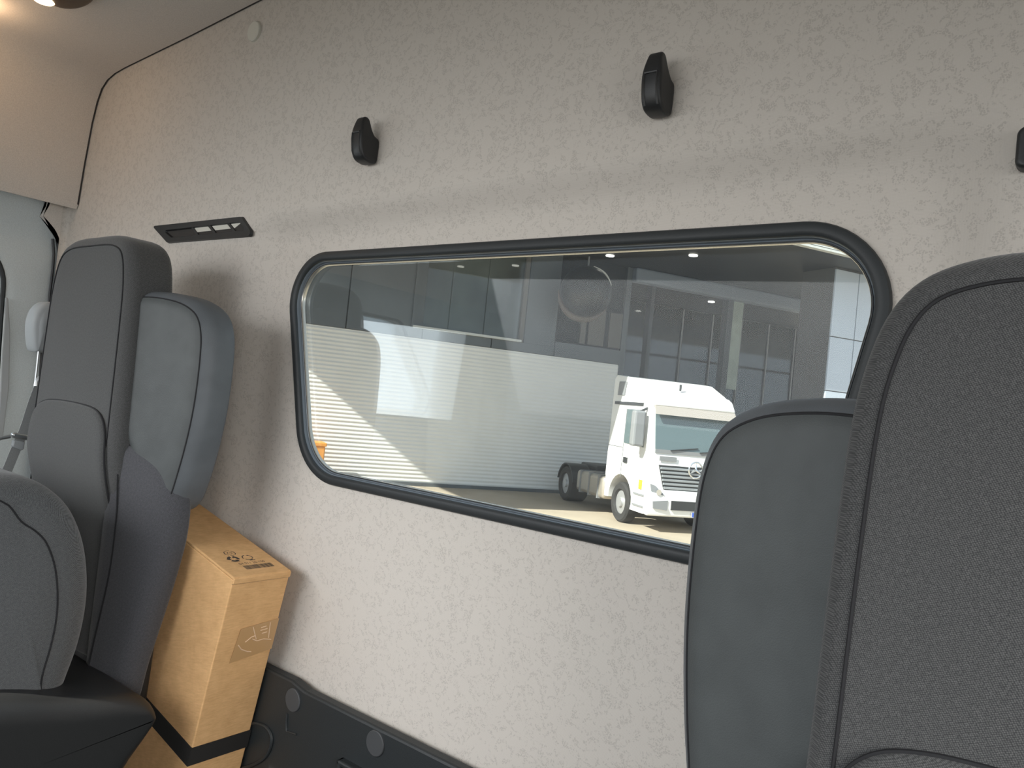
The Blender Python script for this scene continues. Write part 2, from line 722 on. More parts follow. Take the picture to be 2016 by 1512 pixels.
# ---- headliner: side panel + roof, its profile runs along the cab
prof = [(-2.11, 3.083), (-2.056, 3.078), (-2.045, 3.072), (-2.040, 3.082), (-2.028, 3.183), (-2.012, 3.284), (-1.998, 3.333), (-1.980, 3.365), (-1.955, 3.382), (-1.92, 3.391), (-1.87, 3.396), (-1.585, 3.411), (-1.293, 3.430), (-0.95, 3.44), (-0.65, 3.445)]
full = prof + [(-1.3 - x, z) for x, z in prof[-2::-1]]
full = [(x, z) for x, z in full]
y0, y1 = YF - 0.05, WYC - 0.002
SEG = 12
vs, fs = [], []
for i in range(SEG + 1):
    y = y1 + (y0 - y1) * i / SEG
    for k, (x, z) in enumerate(full):
        lip = 0.0
        vs.append((x, y, z))
nf = len(full)
for i in range(SEG):
    for k in range(nf - 1):
        fs.append((i * nf + k, i * nf + k + 1, (i + 1) * nf + k + 1, (i + 1) * nf + k))
b = len(vs)
for (x, z) in full:                       # rolled rear edge towards the wall
    vs.append((x * 1.0, y1, z + 0.02))
for k in range(nf - 1):
    fs.append((k, b + k, b + k + 1, k + 1))
ceil = structure(mk('ceiling', vs, fs, M['liner']), 'plain beige headliner curving down over the door')
MB().tube([(x, y1 - 0.0005, z + 0.001) for x, z in full[3:-3]], 0.0019, 6).build('edge_gap', M['gap'], ceil)
structure(MB().box(XL - .1, XR + .1, YF - 0.1, WY + 0.08, 3.50, 3.53).build('roof_skin', M['doorgrey'], None, False), 'roof skin above the headliner').name = 'ceiling_outer'

# ---- left side: pale corner panel with a curved front edge, grey pillar and door
XS = -2.095
arc = [(97, 405), (91, 415), (85, 425), (98, 439), (110, 455), (119, 476), (126, 500), (130, 530), (131, 600), (128, 800), (124, 1000)]
arc = arc[:2] + [(q.x, q.y) for q in catmull([Vector((*p, 0)) for p in arc[2:]], 5, False)]
ap = [on_x(a, b_, XS) for a, b_ in arc]
poly = [Vector((XS, p.y, p.z)) for p in ap]
poly = [Vector((XS, poly[0].y + .004, 3.12))] + poly + [Vector((XS, 0.84, FLZ)), Vector((XS, WYC + .01, FLZ)), Vector((XS, WYC + .01, 3.12))]
wl = structure(MB().prism(poly, (-0.02, 0, 0)).build('wall_left', M['liner'], None, False), 'pale corner panel between rear wall and door opening')
# rounded fillet between corner panel and back wall
vs, fs = [], []
for i in range(9):
    a = math.pi / 2 * i / 8
    x = XS + 0.014 * (1 - math.cos(a))
    y = WYC - 0.014 * (1 - math.sin(a))
    vs += [(x, y, FLZ), (x, y, 3.10)]
for i in range(8):
    fs.append((2 * i, 2 * i + 1, 2 * i + 3, 2 * i + 2))
mk('corner_fillet', vs, fs, M['wall'], wl)

dr = structure(thing('door_1', (XL, 0.1, FLZ), 'grey passenger door with rounded side window at the far left', 'door'))
del dr['category']
dwin = rounded_poly([(-0.55, 2.62), (0.712, 2.60), (0.698, 2.965), (-0.30, 2.965)], [0.06, 0.05, 0.11, 0.06], 10)
dwin = [Vector(p) for p in dwin]
# door skin with the window hole
DC = Vector((0.1, 2.78))
drect = [Vector((YF, FLZ)), Vector((0.90, FLZ)), Vector((0.90, 3.2)), Vector((YF, 3.2))]
t2 = sorted(set([2 * math.pi * k / 120 for k in range(120)] + [math.atan2(p.y - DC.y, p.x - DC.x) % (2 * math.pi) for p in drect]))
vs, fs = [], []
for th in t2:
    r0, r1 = ray_poly(DC, th, dwin), ray_poly(DC, th, drect)
    for rr, dx in ((r0, -0.035), (r0, 0.0), (r0 + 0.012, 0.006), (r0 + 0.03, 0.010), (r1, 0.0)):
        vs.append((XL + dx, DC.x + math.cos(th) * rr, DC.y + math.sin(th) * rr))
n2 = len(t2)
for i in range(n2):
    j = (i + 1) % n2
    for k in range(4):
        fs.append((i * 5 + k, i * 5 + k + 1, j * 5 + k + 1, j * 5 + k))
mk('door_panel', vs, fs, M['doorgrey'], dr)
MB().prism([(XL - 0.03, p.x, p.y) for p in dwin], (-0.005, 0, 0)).build('glass', M['pane'], dr, False)
sp = [(XL + 0.003, p.x, p.y) for p in offset_poly(dwin, -0.006)]
MB().tube(sp, 0.006, 8, True).build('window_seal', M['rubber'], dr)
sl_ = [on_x(a, b_, XL + 0.012) for a, b_ in ((104, 470), (106, 500), (104, 530), (99, 570), (95, 610), (90, 700), (84, 820), (70, 960))]
for off in (0.0, 0.012):
    MB().tube([(p.x, p.y + off, p.z) for p in sl_], 0.0035, 6).build('door_seal', M['plug'], dr)
tp = [on_x(a, b_, XL + 0.012) for a, b_ in ((9, 585), (15, 586), (19, 650), (17, 760), (5, 860), (-6, 860), (1, 700))]
MB().prism([p for p in tp], (0.006, 0, 0)).build('grab_trim', M['beltgrey'], dr, False, 0.003)

# ---- right side, floor, front: they close the cab behind the camera
wr = MB()
wr.box(XR, XR + .03, YF, WY + .05, FLZ, 2.55).box(XR, XR + .03, YF, WY + .05, 3.02, 3.52).box(XR, XR + .03, 0.55, WY + .05, 2.55, 3.02)
structure(wr.build('wall_right', M['doorgrey'], None, False), 'driver side door and pillar')
structure(MB().box(XL - .05, XR + .05, YF - .1, WY + .05, FLZ - .05, FLZ).build('floor', M['floor'], None, False), 'dark cab floor')
fr_ = MB().box(XL - .05, XR + .05, YF - .06, YF - .02, FLZ, 2.36).box(XL - .05, XR + .05, YF - .06, YF - .02, 3.31, 3.52)
fr_.box(XL - .05, XL + .10, YF - .06, YF - .02, 2.36, 3.32).box(XR - .10, XR + .05, YF - .06, YF - .02, 2.36, 3.32)
structure(fr_.build('wall_front', M['dash'], None, False), 'front wall below and above the windscreen')
structure(MB().box(XL + .02, XR - .02, YF, -0.50, 2.0, 2.33).build('trim_2', M['dash'], None, False, 0.04, 3), 'dashboard below the windscreen')

# ---- dark lower trim on the rear wall
tr = MB()
pz = [(XL + 0.03, 2.217), (-1.020, 2.215), (-0.985, 2.208), (XR, 2.199), (XR, FLZ), (XL + 0.03, FLZ)]
trim = structure(MB().prism([(x, WYC - 0.007, z) for x, z in pz], (0, 0.02, 0)).build('trim_1', M['trimdark'], None, False, 0.004), 'dark grained plastic panel along the foot of the rear wall')
TY = WYC - 0.007
for (a, b_, r) in ((740, 1463, 0.0185), (578, 1378, 0.0185)):
    p = on_y(a, b_, TY)
    MB().disc(p, (0, -1, 0), r, 0.003, 28, 0.001).build('round_plug', M['plug'], trim)
# storage pocket rim
p = on_y(674, 1490, TY)
mb = MB()
x0, z1 = p.x, p.z
mb.box(x0, x0 + 0.5, TY - 0.012, TY + .01, z1 - 0.008, z1).box(x0, x0 + 0.008, TY - 0.012, TY + .01, z1 - 0.3, z1)
mb.build('pocket_rim', M['trimdark'], trim, False, 0.003)
# moulded hollow left of it
hp = [on_y(a, b_, TY - 0.002) for a, b_ in ((478, 1512), (502, 1504), (522, 1490), (533, 1468), (534, 1448), (524, 1432), (505, 1424), (488, 1424))]
MB().tube(catmull([tuple(q) for q in hp], 5, False), 0.003, 8).build('hollow_rim', M['trimdark'], trim)
hp2 = [on_y(a, b_, TY - 0.001) for a, b_ in ((565, 1405), (564, 1436), (571, 1442), (584, 1446))]
MB().tube(catmull([tuple(q) for q in hp2], 5, False), 0.002, 8).build('rib', M['trimdark'], trim)

# ---- vent grille
vr = thing('vent_grille', (-1.51, WYC, 2.974), 'black slotted air vent on the wall behind the passenger seat', 'vent')
VO = [(-1.656, 3.006), (-1.316, 3.0035), (-1.266, 2.9625), (-1.582, 2.9645)]
VI = [(-1.604, 2.9925), (-1.320, 2.9925), (-1.296, 2.9750), (-1.566, 2.9750)]
yv = WYC
co = rounded_poly(VO, [0.004, 0.012, 0.007, 0.004], 5)
vs = [(p.x, yv, p.y) for p in co] + [(p.x, yv - 0.006, p.y) for p in offset_poly([Vector(q) for q in co], 0.0015)]
n = len(co)
ci = rounded_poly(VI, [0.003] * 4, 5)
vs += [(p.x, yv - 0.0055, p.y) for p in ci] + [(p.x, yv - 0.0005, p.y) for p in offset_poly([Vector(q) for q in ci], 0.002)]
fs = [(i * n + k, i * n + (k + 1) % n, (i + 1) * n + (k + 1) % n, (i + 1) * n + k) for i in range(3) for k in range(n)]
mk('frame', vs, fs, M['black'], vr)
MB().prism([(x, yv - 0.0008, z) for x, z in VI], (0, 0.0016, 0)).build('backing', M['gap'], vr, False)
for a0, a1 in ((-1.486, -1.434), (-1.420, -1.366), (-1.354, -1.318)):
    q = [(a0, 2.9915), (a1, 2.9915), (a1 + 0.014, 2.9820), (a0 + 0.014, 2.9820)]
    if a1 > -1.33:
        q = [(a0, 2.9915), (a1, 2.9915), (a0 + 0.014, 2.9820)]
    MB().prism([(x, yv - 0.0022, z) for x, z in q], (0, 0.0012, 0)).build('slot', M['cap'], vr, False)
for a0 in (-1.490, -1.427, -1.360):
    MB().prism([(a0 - .004, yv - 0.004, 2.9925), (a0 + .004, yv - 0.004, 2.9925), (a0 + .028, yv - 0.004, 2.9750), (a0 + .020, yv - 0.004, 2.9750)], (0, 0.002, 0)).build('bar', M['black'], vr, False)


# ---- coat hooks
def coat_hook(x, z, label):
    r = thing('coat_hook', (x, WYC, z), label, 'coat hook', 'black coat hooks on the rear wall')
    out = [(0.0, 0.000), (0.010, 0.006), (0.0155, 0.014), (0.0190, 0.024), (0.0220, 0.0295), (0.0275, 0.0315), (0.0330, 0.0290), (0.0365, 0.021), (0.0390, 0.008), (0.0390, -0.008), (0.036, -0.024), (0.030, -0.0345), (0.021, -0.0385), (0.006, -0.0385), (0.0, -0.030)]
    # side plates taper: narrow at the tip
    V, Fc, sp_, n_, m_, rl = pillow([Vector(p) for p in catmull([Vector((*p, 0)) for p in out], 3)], 0.026, 0.004, 0.0, 4, 0.004)
    vs = []
    for a, b_, h in V:
        tap = 1.0 - 0.30 * smooth(0.0, 0.032, b_)
        vs.append((x + (h - 0.013) * tap, WYC - max(a, 0.0), z + b_))
    mk('hook_body', vs, Fc, M['black'], r)
    vs = []
    fp = [(0.0402, 0.004), (0.0402, -0.006), (0.0372, -0.024), (0.0325, -0.0325)]
    mb = MB()
    for s in (-1, 1):
        mb.tube([(x + s * 0.0085, WYC - a + 0.001, z + b_) for a, b_ in fp], 0.0016, 6)
    mb.tube([(x - 0.0085, WYC - 0.0394, z + 0.004), (x + 0.0085, WYC - 0.0394, z + 0.004)], 0.0016, 6)
    mb.build('front_rib', M['black'], r)
    return r


coat_hook(-0.966, 3.101, 'smaller looking black coat hook above the left half of the rear window')
coat_hook(-0.446, 3.101, 'larger looking black coat hook above the right half of the rear window')
V, Fc, *_ = pillow(rounded_poly([(-0.078, 2.996), (-0.02, 2.996), (-0.02, 2.957), (-0.078, 2.957)], 0.008, 6), 0.018, 0.004, 0.0)
kc = thing('wall_catch', (-0.05, WYC, 2.964), 'black rounded catch on the wall at the right edge of the picture', 'catch')
mk('catch_body', [(a, WYC - h, b_) for a, b_, h in V], Fc, M['black'], kc)
MB().disc((-0.048, WYC - 0.018, 2.976), (0, -1, 0), 0.010, 0.003, 20, 0.001).build('catch_button', M['plug'], kc)

# ---- roof lamp
lr = thing('reading_lamp', (-1.635, 0.60, 3.404), 'brown roof lamp with a warm lit lens at the top left corner', 'lamp')
vs, fs = [], []
for i in range(7):
    a = math.pi / 2 * i / 6
    for k in range(24):
        t = 2 * math.pi * k / 24
        vs.append((-1.635 + 0.075 * math.cos(a) * math.cos(t), 0.60 + 0.035 * math.cos(a) * math.sin(t), 3.404 - 0.016 * math.sin(a)))
for i in range(6):
    for k in range(24):
        l = (k + 1) % 24
        fs.append((i * 24 + k, i * 24 + l, (i + 1) * 24 + l, (i + 1) * 24 + k))
mk('housing', vs, fs, M['lamp'], lr)
MB().disc((-1.688, 0.575, 3.402), (0, 0, -1), 0.020, 0.012, 20, 0.003).build('lens', M['lens'], lr)
ll = bpy.data.lights.new('lamp_light', 'POINT')
ll.energy = 0.45
ll.color = (1.0, 0.66, 0.38)
ll.shadow_soft_size = 0.02
lo = bpy.data.objects.new('lamp_light', ll)
COL.objects.link(lo)
lo.location = (-1.83, 0.50, 3.36)


# ================================================================= seats
def seat_back(root, XC, Y0, ZT, wide=True):
    def W(u, v, w):
        return (XC + u, Y0 + v + 0.01 * (w + 0.1), ZT + w)

    half = [(0.0, 0.0), (0.06, -0.0005), (0.092, -0.006), (0.114, -0.017), (0.129, -0.036), (0.139, -0.065), (0.146, -0.11), (0.150, -0.20), (0.153, -0.31), (0.156, -0.42), (0.156, -0.60), (0.152, -0.78), (0.145, -0.82), (0.07, -0.82)]
    ol = half + [(-a, b_) for a, b_ in half[:0:-1]]
    ol = catmull([Vector((*p, 0)) for p in ol], 4)
    ol = [Vector((q.x * 1.075, q.y, 0)) for q in ol]
    V, Fc, sp_, n_, m_, rl = pillow(ol, 0.082, 0.020, 0.004, 5, 0.02)

    def lum(w):
        return 0.030 * smooth(-0.36, -0.52, w)

    # front cushion (centre) and its boxed side border
    pts = [W(a, 0.105 - h + lum(b_) * min(1.0, h / 0.082), b_) for a, b_, h in V]   # front face 2 cm behind the nominal plane
    body = mk('backrest', pts, Fc, M['fab'], root)
    body['label'] = 'woven dark grey fabric'
    # piping where front and border meet
    seam = [Vector(pts[i]) for i in rl]
    MB().tube([s + Vector((0, -0.0004, 0)) for s in seam], 0.0013, 6, True).build('seam', M['stitch'], root)
    # lower centre panel, arched top
    ar_ = [(-0.150, -0.43), (-0.149, -0.375), (-0.142, -0.335), (-0.124, -0.311), (-0.095, -0.300), (-0.05, -0.296), (0.0, -0.295), (0.05, -0.296), (0.095, -0.300), (0.124, -0.311), (0.142, -0.335), (0.149, -0.375), (0.150, -0.43)]
    lp = [(-0.138, -0.69), (-0.147, -0.66), (-0.150, -0.5)] + ar_ + [(0.150, -0.5), (0.147, -0.66), (0.138, -0.69), (0.11, -0.71), (-0.11, -0.71)]
    lpd = catmull([Vector((*p, 0)) for p in lp], 6)
    V2, F2, _, _, _, rl2 = pillow(lpd, 0.012, 0.007, 0.002, 4, 0.002)
    mk('lower_panel', [W(a, 0.026 - h + lum(b_), b_) for a, b_, h in V2], F2, M['fab'], root)
    arch = catmull([Vector((*p, 0)) for p in ([(-0.150, -0.5)] + ar_ + [(0.150, -0.5)])], 6, False)
    MB().tube([W(q.x, 0.0195 + lum(q.y), q.y) for q in arch], 0.0016, 6).build('seam', M['stitch'], root)
    for s in (1, -1):
        # leatherette wing
        wo = [(0.085, -0.128), (0.110, -0.104), (0.150, -0.095), (0.195, -0.095), (0.238, -0.103), (0.270, -0.122), (0.286, -0.155), (0.291, -0.205), (0.290, -0.28), (0.282, -0.35), (0.269, -0.41), (0.255, -0.440), (0.236, -0.450), (0.205, -0.432), (0.175, -0.392), (0.145, -0.345), (0.105, -0.32), (0.080, -0.28), (0.075, -0.20)]
        wp = catmull([Vector((s * a, b_, 0)) for a, b_ in wo], 5)
        V3, F3, sp3, n3, m3, rl3 = pillow(wp, 0.062, 0.028, 0.0, 8, 0.015)

        def wv(a, b_, h):
            u = abs(a)
            return W(a, 0.031 + 0.34 * (u - 0.12) + 0.5 * max(0.0, 0.105 - u) + (0.062 - h), b_)

        P3 = [wv(*q) for q in V3]
        start = sp3 - 3 * n3
        side = [f for i, f in enumerate(F3) if i < start or i >= len(F3) - n3]
        front = [f for i, f in enumerate(F3) if start <= i < len(F3) - n3]
        for nm, ff, mt, lb in (('wing_side', side, M['leather_side'], 'smooth bluish grey side cover'), ('wing_panel', front, M['leather'], 'smooth grey leatherette wing panel')):
            used = sorted(set(i for f in ff for i in f))
            mp = {i: k for k, i in enumerate(used)}
            o = mk(nm, [P3[i] for i in used], [tuple(mp[i] for i in f) for f in ff], mt, root)
            o['label'] = lb
        ringi = F3[start][0] // n3
        MB().tube([Vector(P3[ringi * n3 + k]) for k in range(n3)], 0.0012, 6, True).build('seam', M['stitch'], root)
        # lower fabric bolster
        bo = [(0.085, -0.40), (0.11, -0.36), (0.15, -0.345), (0.195, -0.355), (0.240, -0.38), (0.262, -0.42), (0.266, -0.48), (0.258, -0.54), (0.243, -0.61), (0.222, -0.70), (0.206, -0.78), (0.175, -0.815), (0.13, -0.80), (0.10, -0.72), (0.09, -0.56)]
        bp = catmull([Vector((s * a, b_, 0)) for a, b_ in bo], 5)
        V4, F4, sp4, n4, m4, rl4 = pillow(bp, 0.046, 0.024, 0.004, 6, 0.015)
        P4 = [W(a, 0.038 + 0.32 * max(0.0, abs(a) - 0.15) + 0.5 * max(0.0, 0.14 - abs(a)) + (0.046 - h), b_) for a, b_, h in V4]
        mk('side_bolster', P4, F4, M['fab_side'], root)
        sl2 = [(0.164, -0.40), (0.172, -0.47), (0.172, -0.56), (0.160, -0.66), (0.148, -0.76)]
        MB().tube([W(s * q.x, 0.0335 + 0.32 * (q.x - 0.15), q.y) for q in catmull([Vector((*p, 0)) for p in sl2], 5, False)], 0.0013, 6).build('seam', M['stitch'], root)
    # back shell
    bs = [(0.10, -0.06), (0.125, -0.12), (0.225, -0.15), (0.24, -0.30), (0.21, -0.46), (0.19, -0.80)]
    bsp = [Vector((a, b_, 0)) for a, b_ in bs] + [Vector((-a, b_, 0)) for a, b_ in bs[::-1]]
    V5, F5, *_ = pillow(bsp, 0.026, 0.010, 0.0, 3, 0.010)
    mk('back_shell', [W(a, 0.122 - h, b_) for a, b_, h in V5], F5, M['black'], root)


# passenger seat (far left), cushion tipped up
ps = thing('passenger_seat', (-1.37, 0.56, FLZ), 'grey fabric passenger seat at left with its seat cushion tipped up', 'seat', 'cab seats')
seat_back(ps, -1.425, 0.58, 2.922)
co = [(0.375, 2.535), (0.42, 2.536), (0.46, 2.527), (0.495, 2.508), (0.526, 2.474), (0.549, 2.42), (0.560, 2.35), (0.556, 2.282), (0.541, 2.225), (0.526, 2.185), (0.50, 2.16), (0.40, 2.15), (0.33, 2.18), (0.31, 2.30), (0.325, 2.45)]
cp_ = catmull([Vector((*p, 0)) for p in co], 5)
V6, F6, s6, n6, m6, rl6 = pillow(cp_, 0.43, 0.060, 0.006, 8, 0.02)
P6 = [(-1.585 + h, a, b_) for a, b_, h in V6]
cu = mk('seat_cushion', P6, F6, M['fab_flare'], ps)
cu['label'] = 'tipped up fabric seat cushion'
MB().tube([Vector(P6[i]) + Vector((0.0006, 0, 0)) for i in rl6], 0.0013, 6, True).build('seam', M['stitch'], cu)
# base shell
bo_ = [(0.25, 2.26), (0.413, 2.2515), (0.507, 2.231), (0.590, 2.2165), (0.625, 2.201), (0.643, 2.178), (0.641, 2.160), (0.611, 2.115), (0.56, 2.05), (0.40, 2.0), (0.2, 2.0), (0.15, 2.15)]
bp_ = catmull([Vector((*p, 0)) for p in bo_], 4)
V7, F7, *_ = pillow(bp_, 0.52, 0.030, 0.0, 6, 0.02)
o = mk('seat_base_cover', [(-1.62 + h, a, b_) for a, b_, h in V7], F7, M['black'], ps)
o['label'] = 'black plastic cover of the seat base'
MB().box(-1.55, -1.20, 0.25, 0.55, FLZ, 2.05).build('pedestal', M['black'], ps, False, 0.02)

# driver seat (near right)
ds = thing('driver_seat', (0.034, 0.48, FLZ), 'dark woven driver seat close up at the right with smooth side wing', 'seat', 'cab seats')
seat_back(ds, 0.026, 0.50, 2.822)
co = [(-0.05, 2.13), (0.2, 2.12), (0.42, 2.10), (0.44, 2.04), (0.40, 1.98), (0.1, 1.97), (-0.08, 2.0), (-0.10, 2.08)]
V8, F8, *_ = pillow(catmull([Vector((*p, 0)) for p in co], 5), 0.46, 0.03, 0.0, 5, 0.03)
mk('seat_cushion', [(0.034 - 0.23 + h, a, b_) for a, b_, h in V8], F8, M['fab'], ds)
MB().box(-0.15, 0.22, 0.0, 0.42, FLZ, 1.98).build('pedestal', M['black'], ds, False, 0.02)

# ---- belt with its height adjuster on the pillar
bt = thing('seat_belt', (-1.80, 0.67, 2.40), 'pale grey seat belt with buckle hanging behind the passenger seat', 'seat belt')


def strip(pts, wdt, th, name, mat, parent, nrm=(1, 0, 0)):
    pts = [Vector(p) for p in pts]
    nrm = Vector(nrm)
    vs, fs = [], []
    for i, p in enumerate(pts):
        t = (pts[min(i + 1, len(pts) - 1)] - pts[max(i - 1, 0)]).normalized()
        sd = t.cross(nrm).normalized()
        for a, b_ in ((-1, -1), (1, -1), (1, 1), (-1, 1)):
            vs.append(p + sd * wdt / 2 * a + nrm * th / 2 * b_)
    for i in range(len(pts) - 1):
        for k in range(4):
            l = (k + 1) % 4
            fs.append((i * 4 + k, i * 4 + l, i * 4 + 4 + l, i * 4 + 4 + k))
    fs += [(3, 2, 1, 0), tuple(len(vs) - 4 + k for k in range(4))]
    return mk(name, vs, fs, mat, parent, False)


XB = -1.80
ac = [on_x(a, b_, XB) for a, b_ in ((96, 594), (82, 601), (71, 616), (65, 640), (66, 672), (71, 691), (82, 694), (110, 692), (118, 640), (112, 600))]
V9, F9, *_ = pillow(catmull([Vector((p.y, p.z, 0)) for p in ac], 4), 0.05, 0.012, 0.004, 5, 0.01)
mk('adjuster_cover', [(XB - 0.05 + h, a, b_) for a, b_, h in V9], F9, M['beltgrey'], bt)
g = [on_x(a, b_, XB) for a, b_ in ((76, 692), (72, 730), (67, 770))]
MB().tube(g, 0.0022, 6).build('guide_rod', M['steel'], bt)
g = [on_x(a, b_, XB - 0.02) for a, b_ in ((83, 693), (80, 740), (77, 800), (72, 860), (66, 900))]
MB().tube(g, 0.004, 6).build('guide_rod', M['gap'], bt)
g = [on_x(a, b_, XB + 0.01) for a, b_ in ((82, 748), (66, 790), (48, 845), (33, 880), (8, 940), (-15, 990))]
strip(catmull([tuple(q) for q in g], 4, False), 0.019, 0.002, 'webbing', M['belt'], bt)
g = [on_x(a, b_, XB + 0.012) for a, b_ in ((78, 742), (72, 750), (70, 760))]
MB().tube(g, 0.004, 8).build('belt_loop', M['steel'], bt)
g = [on_x(a, b_, XB + 0.02) for a, b_ in ((17, 853), (26, 850), (52, 856), (60, 861), (50, 866), (22, 862))]
MB().prism(g, (0.014, 0, 0)).build('buckle_tongue', M['steel'], bt, True, 0.004)
g = [on_x(a, b_, XB + 0.02) for a, b_ in ((23, 866), (46, 868), (43, 884), (38, 886), (20, 878))]
MB().prism(g, (0.012, 0, 0)).build('belt_stop', M['beltgrey'], bt, True, 0.003)
g = [on_x(a, b_, XB + 0.03) for a, b_ in ((20, 859), (0, 863), (-30, 868))]
MB().tube(g, 0.004, 8).build('latch_plate', M['steel'], bt)

# ================================================================= cardboard box
BA = EYE + ray(460, 1137.5) * 1.19
BS = Vector((0, 1, 0))
BL = Vector((-0.977, 0, 0.212)).normalized()
BH = Vector((-0.212, 0, -0.977)).normalized()
BW, BLEN = 0.106, 0.30
BHT = (BA.z - FLZ) / abs(BH.z) - 0.0005
bx = thing('cardboard_box', (BA.x - 0.25, BA.y + 0.05, FLZ), 'tall narrow brown cardboard box with black strap leaning behind the passenger seat', 'box')
mb = MB().frame_box(BA + BH * 0.004, BS, BL, BH, BW, BLEN, BHT - 0.004)
bb = mb.build('carton', M['card'], bx, False, 0.002, 2)
fl = MB().frame_box(BA - BL * 0.0012 - BH * 0.0005, BS, BL, BH, BW, BLEN, 0.0045)
fl.build('lid', M['card'], bx, False, 0.0015)
MB().frame_box(BA - BL * 0.0028 + BH * 0.001, BS, BL, BH, BW, 0.003, 0.0095).build('lid_flap', M['card'], bx, False, 0.001)
MB().frame_box(BA - BL * 0.0006 + BH * 0.0108, BS, BL, BH, BW, 0.001, 0.0012).build('fold_line', M['cardedge'], bx, False)
# the black strap round the box
s0, s1 = 0.2895, 0.3215
MB().frame_box(BA - BL * 0.0012 - BS * 0.0012 + BH * s0, BS, BL, BH, BW + 0.0024, BLEN + 0.0024, s1 - s0).build('strap', M['strap'], bx, False)
# tape with creases on the narrow face
TO = BA - BL * 0.0009 + BH * 0.101


def nf(a, b_, out=0.0):                 # point on the narrow (+X) face: a across, b down
    return BA - BL * (0.0009 + out) + BS * a + BH * b_


MB().prism([nf(0.036, 0.092), nf(0.1062, 0.085), nf(0.1062, 0.140), nf(0.0300, 0.150)], -BL * 0.0005).build('tape', M['tape'], bx, False)
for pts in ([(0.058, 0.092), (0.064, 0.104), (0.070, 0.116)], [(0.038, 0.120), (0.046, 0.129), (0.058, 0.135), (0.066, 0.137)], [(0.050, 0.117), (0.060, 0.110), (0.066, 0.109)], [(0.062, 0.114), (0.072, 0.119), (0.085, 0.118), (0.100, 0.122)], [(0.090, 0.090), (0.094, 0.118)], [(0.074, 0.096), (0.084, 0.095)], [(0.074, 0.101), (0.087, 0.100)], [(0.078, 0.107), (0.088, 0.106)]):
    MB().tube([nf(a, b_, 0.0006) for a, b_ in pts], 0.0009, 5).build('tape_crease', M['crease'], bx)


# print on the lid: text, bars, recycling marks. a = along short side, b = distance from the narrow edge
def lidp(a, b_, k=0.0):
    return BA - BH * (0.0006 + k) + BS * a + BL * b_


def flat(name, polys):
    vs, fs = [], []
    for q in polys:
        b0 = len(vs)
        vs += [lidp(a, b_) for a, b_ in q]
        fs.append(tuple(range(b0, b0 + len(q))))
    return mk(name, vs, fs, M['ink'], bx, False)


bars = []
a = 0.036
rnd = random.Random(9)
while a < 0.087:
    w_ = rnd.choice((0.0006, 0.0009, 0.0013))
    bars.append([(a, 0.020), (a + w_, 0.020), (a + w_, 0.034), (a, 0.034)])
    a += w_ + rnd.choice((0.0004, 0.0007))
flat('barcode', bars)
fc = bpy.data.curves.new('lid_text', 'FONT')
fc.body = 'B4 011 20-150'
fc.size = 0.0090
to = bpy.data.objects.new('t', fc)
COL.objects.link(to)
bpy.context.view_layer.update()
me = bpy.data.meshes.new_from_object(to.evaluated_get(bpy.context.evaluated_depsgraph_get()))
bpy.data.objects.remove(to)
for v in me.vertices:
    q = lidp(0.034 + v.co.x * 0.9, 0.0385 + v.co.y)
    v.co = q
link('lid_text', me, M['ink'], bx, False)


def arc_poly(cx, cy, r0, r1, t0, t1, n_=8):
    o_ = [(cx + r1 * math.cos(t0 + (t1 - t0) * k / n_), cy + r1 * math.sin(t0 + (t1 - t0) * k / n_)) for k in range(n_ + 1)]
    i_ = [(cx + r0 * math.cos(t0 + (t1 - t0) * k / n_), cy + r0 * math.sin(t0 + (t1 - t0) * k / n_)) for k in range(n_, -1, -1)]
    return o_ + i_


def recycle(cx, cy, r, th):
    qs = []
    for k in range(3):
        t0 = math.radians(90 + 120 * k + 8)
        t1 = t0 + math.radians(78)
        qs.append(arc_poly(cx, cy, r - th, r, t0, t1))
        e = t1
        rm = r - th / 2
        qs.append([(cx + (rm + th) * math.cos(e), cy + (rm + th) * math.sin(e)), (cx + (rm - th) * math.cos(e), cy + (rm - th) * math.sin(e)), (cx + rm * math.cos(e + 0.45), cy + rm * math.sin(e + 0.45))])
    return qs


flat('recycling_mark', recycle(0.036, 0.061, 0.0105, 0.0052))
flat('recycling_mark', recycle(0.062, 0.061, 0.0095, 0.0018))
flat('print_mark', [[(0.060, 0.0495), (0.070, 0.0495), (0.070, 0.0515), (0.060, 0.0515)]])
hexq = []
for k in range(6):
    t0, t1 = math.radians(60 * k + 6), math.radians(60 * k + 54)
    hexq.append(arc_poly(0.042, 0.083, 0.0085, 0.0097, t0, t1, 4))
hexq += [[(0.032, 0.0795), (0.0335, 0.0795), (0.0335, 0.0865), (0.032, 0.0865)], [(0.050, 0.0795), (0.0515, 0.0795), (0.0515, 0.0865), (0.050, 0.0865)]]
hexq += recycle(0.042, 0.083, 0.0045, 0.0012)
flat('print_mark', hexq)

